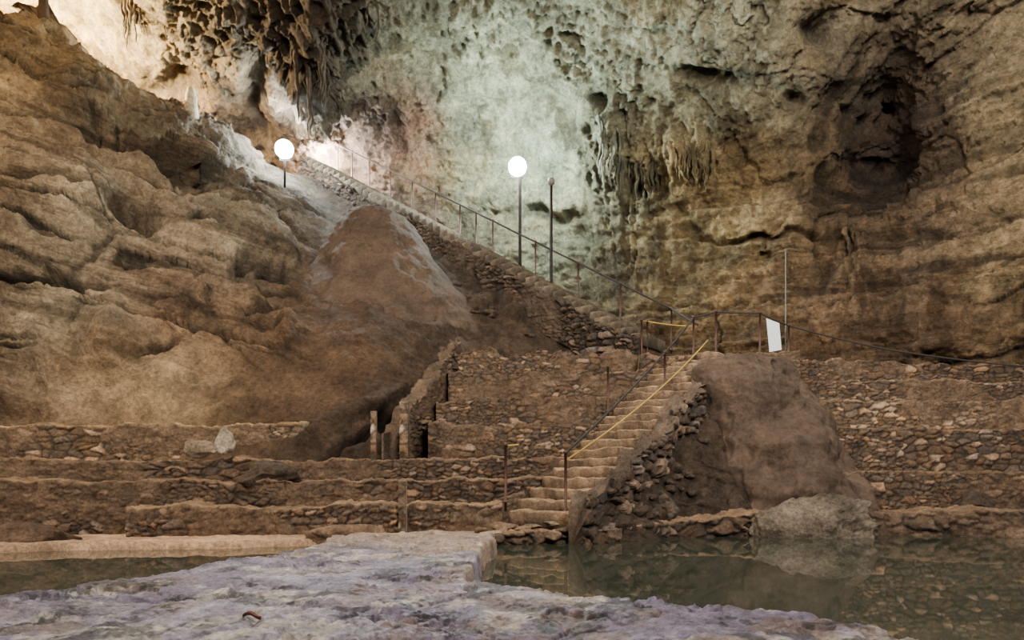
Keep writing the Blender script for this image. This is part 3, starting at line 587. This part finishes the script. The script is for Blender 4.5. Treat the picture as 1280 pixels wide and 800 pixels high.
for t in [-.02,.09,.19,.30,.42,.47,.52,.60,.68,.76,.84,.91,.97]:
    c=S+dd*t;pu.append(np.array([c[0]+p2[0]*.6,c[1]+p2[1]*.6,c[2]+.05]))
root,top=railing(pu,'thin iron posts with a long dark cable up the flight',h=1.12)
rope([W(872,406,16.2)]+top,root,.03,.03)
sg=[W(958,398,16.25),W(974,404,16.3),W(977,437,16.3),W(962,440,16.25)]
V=np.array(sg+[p+[0,.015,0] for p in sg]);mk('sign_board',V,[[0,3,2,1],[4,5,6,7],[0,1,5,4],[1,2,6,5],[2,3,7,6],[3,0,4,7]],M_white,'small blank white rectangular sign hanging tilted from the rope','sign',smooth=False)
def pole(px,pyb,pyt,Y,r,mat,label,head=None,drop=.3):
    b=W(px,pyb,Y);h=(pyb-pyt)*Y/F;root=empty('lamp_post' if head else 'metal_pole',b,label,'lamp post' if head else 'pole')
    V,Fc=tube([b+[0,0,-drop],b,b+[0,0,.001],b+[0,0,.08],b+[0,0,.081],b+[0,0,h]],[r,r,r*2,r*2,r,r*.9],12);mk('pole',V,Fc,mat,parent=root)
    return root,b+np.array([0,0,h])
def flood(parent,c,s):
    c=np.array(c)
    h=.6*s;hs=[(-h,.1,-h),(h,.1,-h),(h,.1,h),(-h,.1,h),(-.6*h,.9*s,-.5*h),(.6*h,.9*s,-.5*h),(.6*h,.9*s,.5*h),(-.6*h,.9*s,.5*h)]
    V=np.array(hs)+c;mk('lamp_housing',V,[[4,5,6,7],[0,1,5,4],[1,2,6,5],[2,3,7,6],[3,0,4,7]],M_house,parent=parent,smooth=False)
    V,Fc=tube([c+[-s*.7,.4*s,0],c+[-s*.7,.4*s,-1.0*s],c+[s*.7,.4*s,-1.0*s],c+[s*.7,.4*s,0]],.015,6);mk('bracket',V,Fc,M_house,parent=parent)
    bm=bmesh.new();bmesh.ops.create_uvsphere(bm,u_segments=32,v_segments=20,radius=1)
    V=np.array([v.co[:] for v in bm.verts])*s+c+[0,-.05,0];Fc=[[v.index for v in f.verts] for f in bm.faces];bm.free()
    mk('lamp_glass',V,Fc,M_lamp,parent=parent)
lr,tpos=pole(650,346,222,21.4,.05,M_dark,'tall rusty pole carrying a glaring white floodlight',True,drop=2.);Lm2=tpos+np.array([-.08,0,.32]);flood(lr,Lm2,.28)
lr,tpos=pole(689,362,232,19.6,.045,M_dark,'slim rusty pole with a small unlit lamp head',True)
V,Fc=tube([tpos,tpos+[0,0,.04],tpos+[0,0,.05],tpos+[0,0,.2],tpos+[0,0,.22]],[.04,.05,.1,.08,.03],12);mk('lamp_head',V,Fc,M_grey,parent=lr)
lr,tpos=pole(982,458,312,16.6,.012,M_grey,'thin tall galvanised pipe standing by the landing')
b=W(356,204,21.6);lr=empty('floodlight',b,'glaring white floodlight on a short stand on the ridge','lamp')
V,Fc=tube([b+[0,0,-.9],b+[0,0,.15]],.035,10);mk('stand',V,Fc,M_dark,parent=lr);Lm1=b+np.array([0,0,.42]);flood(lr,Lm1,.28)
def leaf(px,py,s,rot,label):
    Y=YP(py,zp+.03);c=W(px,py,Y);V=[];n=9
    for i in range(n):
        t=i/(n-1);w=s*.45*math.sin(math.pi*t)**.8+.001
        for k in (-1,0,1):V.append((s*(t-.5)*2*math.cos(rot)-k*w*math.sin(rot),s*(t-.5)*2*math.sin(rot)+k*w*math.cos(rot),.0+.02*abs(k)+.015*math.sin(t*5)))
    mk('dry_leaf',np.array(V)+c,gridfaces(n,3),M_leaf,label,'leaf')
leaf(315,772,.05,.2,'curled dark reddish dry leaf on the stone walkway')
# ---------------------------------------------------------------- lights
def pt(loc,e,col,rad=.3):
    l=bpy.data.lights.new('lamp_or_fill_light','POINT');l.energy=e;l.color=col;l.shadow_soft_size=rad
    o=bpy.data.objects.new('lamp_or_fill_light',l);o.location=Vector(loc);bpy.context.scene.collection.objects.link(o);return o
def area(loc,tgt,size,e,col):
    l=bpy.data.lights.new('offscreen_fill_light','AREA');l.shape='DISK';l.size=size;l.energy=e;l.color=col
    o=bpy.data.objects.new('offscreen_fill_light',l);o.location=Vector(loc);o.rotation_euler=(Vector(tgt)-Vector(loc)).to_track_quat('-Z','Y').to_euler();bpy.context.scene.collection.objects.link(o)
pt(Lm2+np.array([0,0.1,.55]),2800,(.82,.99,.97),.1)
pt(Lm1+np.array([0,0.3,.8]),1500,(.80,.94,1.),.1)
g=W(30,95,20.5);pt(g,20000,(1,.80,.48),.5)  # unseen warm light added behind the left rock to brighten the wall
g=W(405,218,25.4);pt((g[0],g[1],g[2]+.7),3800,(.97,.98,.95),.3)  # unseen light added for the hot spot beside the left floodlight
area((-8,3,12),(-6,16,6),1.6,3500,(1,.88,.70))  # warm key light added out of view for the left rock
area((5,-3,9),(6,18,9),3.5,3000,(1,.94,.86))  # fill light added behind the camera
area((7,7,13),(10,20,8),2.5,2200,(1,.96,.85))  # extra overhead light added out of view to lift the right wall
w=bpy.data.worlds.new('World');bpy.context.scene.world=w;w.use_nodes=True
w.node_tree.nodes['Background'].inputs[0].default_value=(.97,.91,.86,1);w.node_tree.nodes['Background'].inputs[1].default_value=.38
cam=bpy.data.cameras.new('Camera');cam.lens=24;cam.sensor_width=36;cam.shift_y=190/1280.;cam.clip_end=200
o=bpy.data.objects.new('Camera',cam);o.location=(0,0,ZC);o.rotation_euler=(math.pi/2,0,0);bpy.context.scene.collection.objects.link(o);bpy.context.scene.camera=o
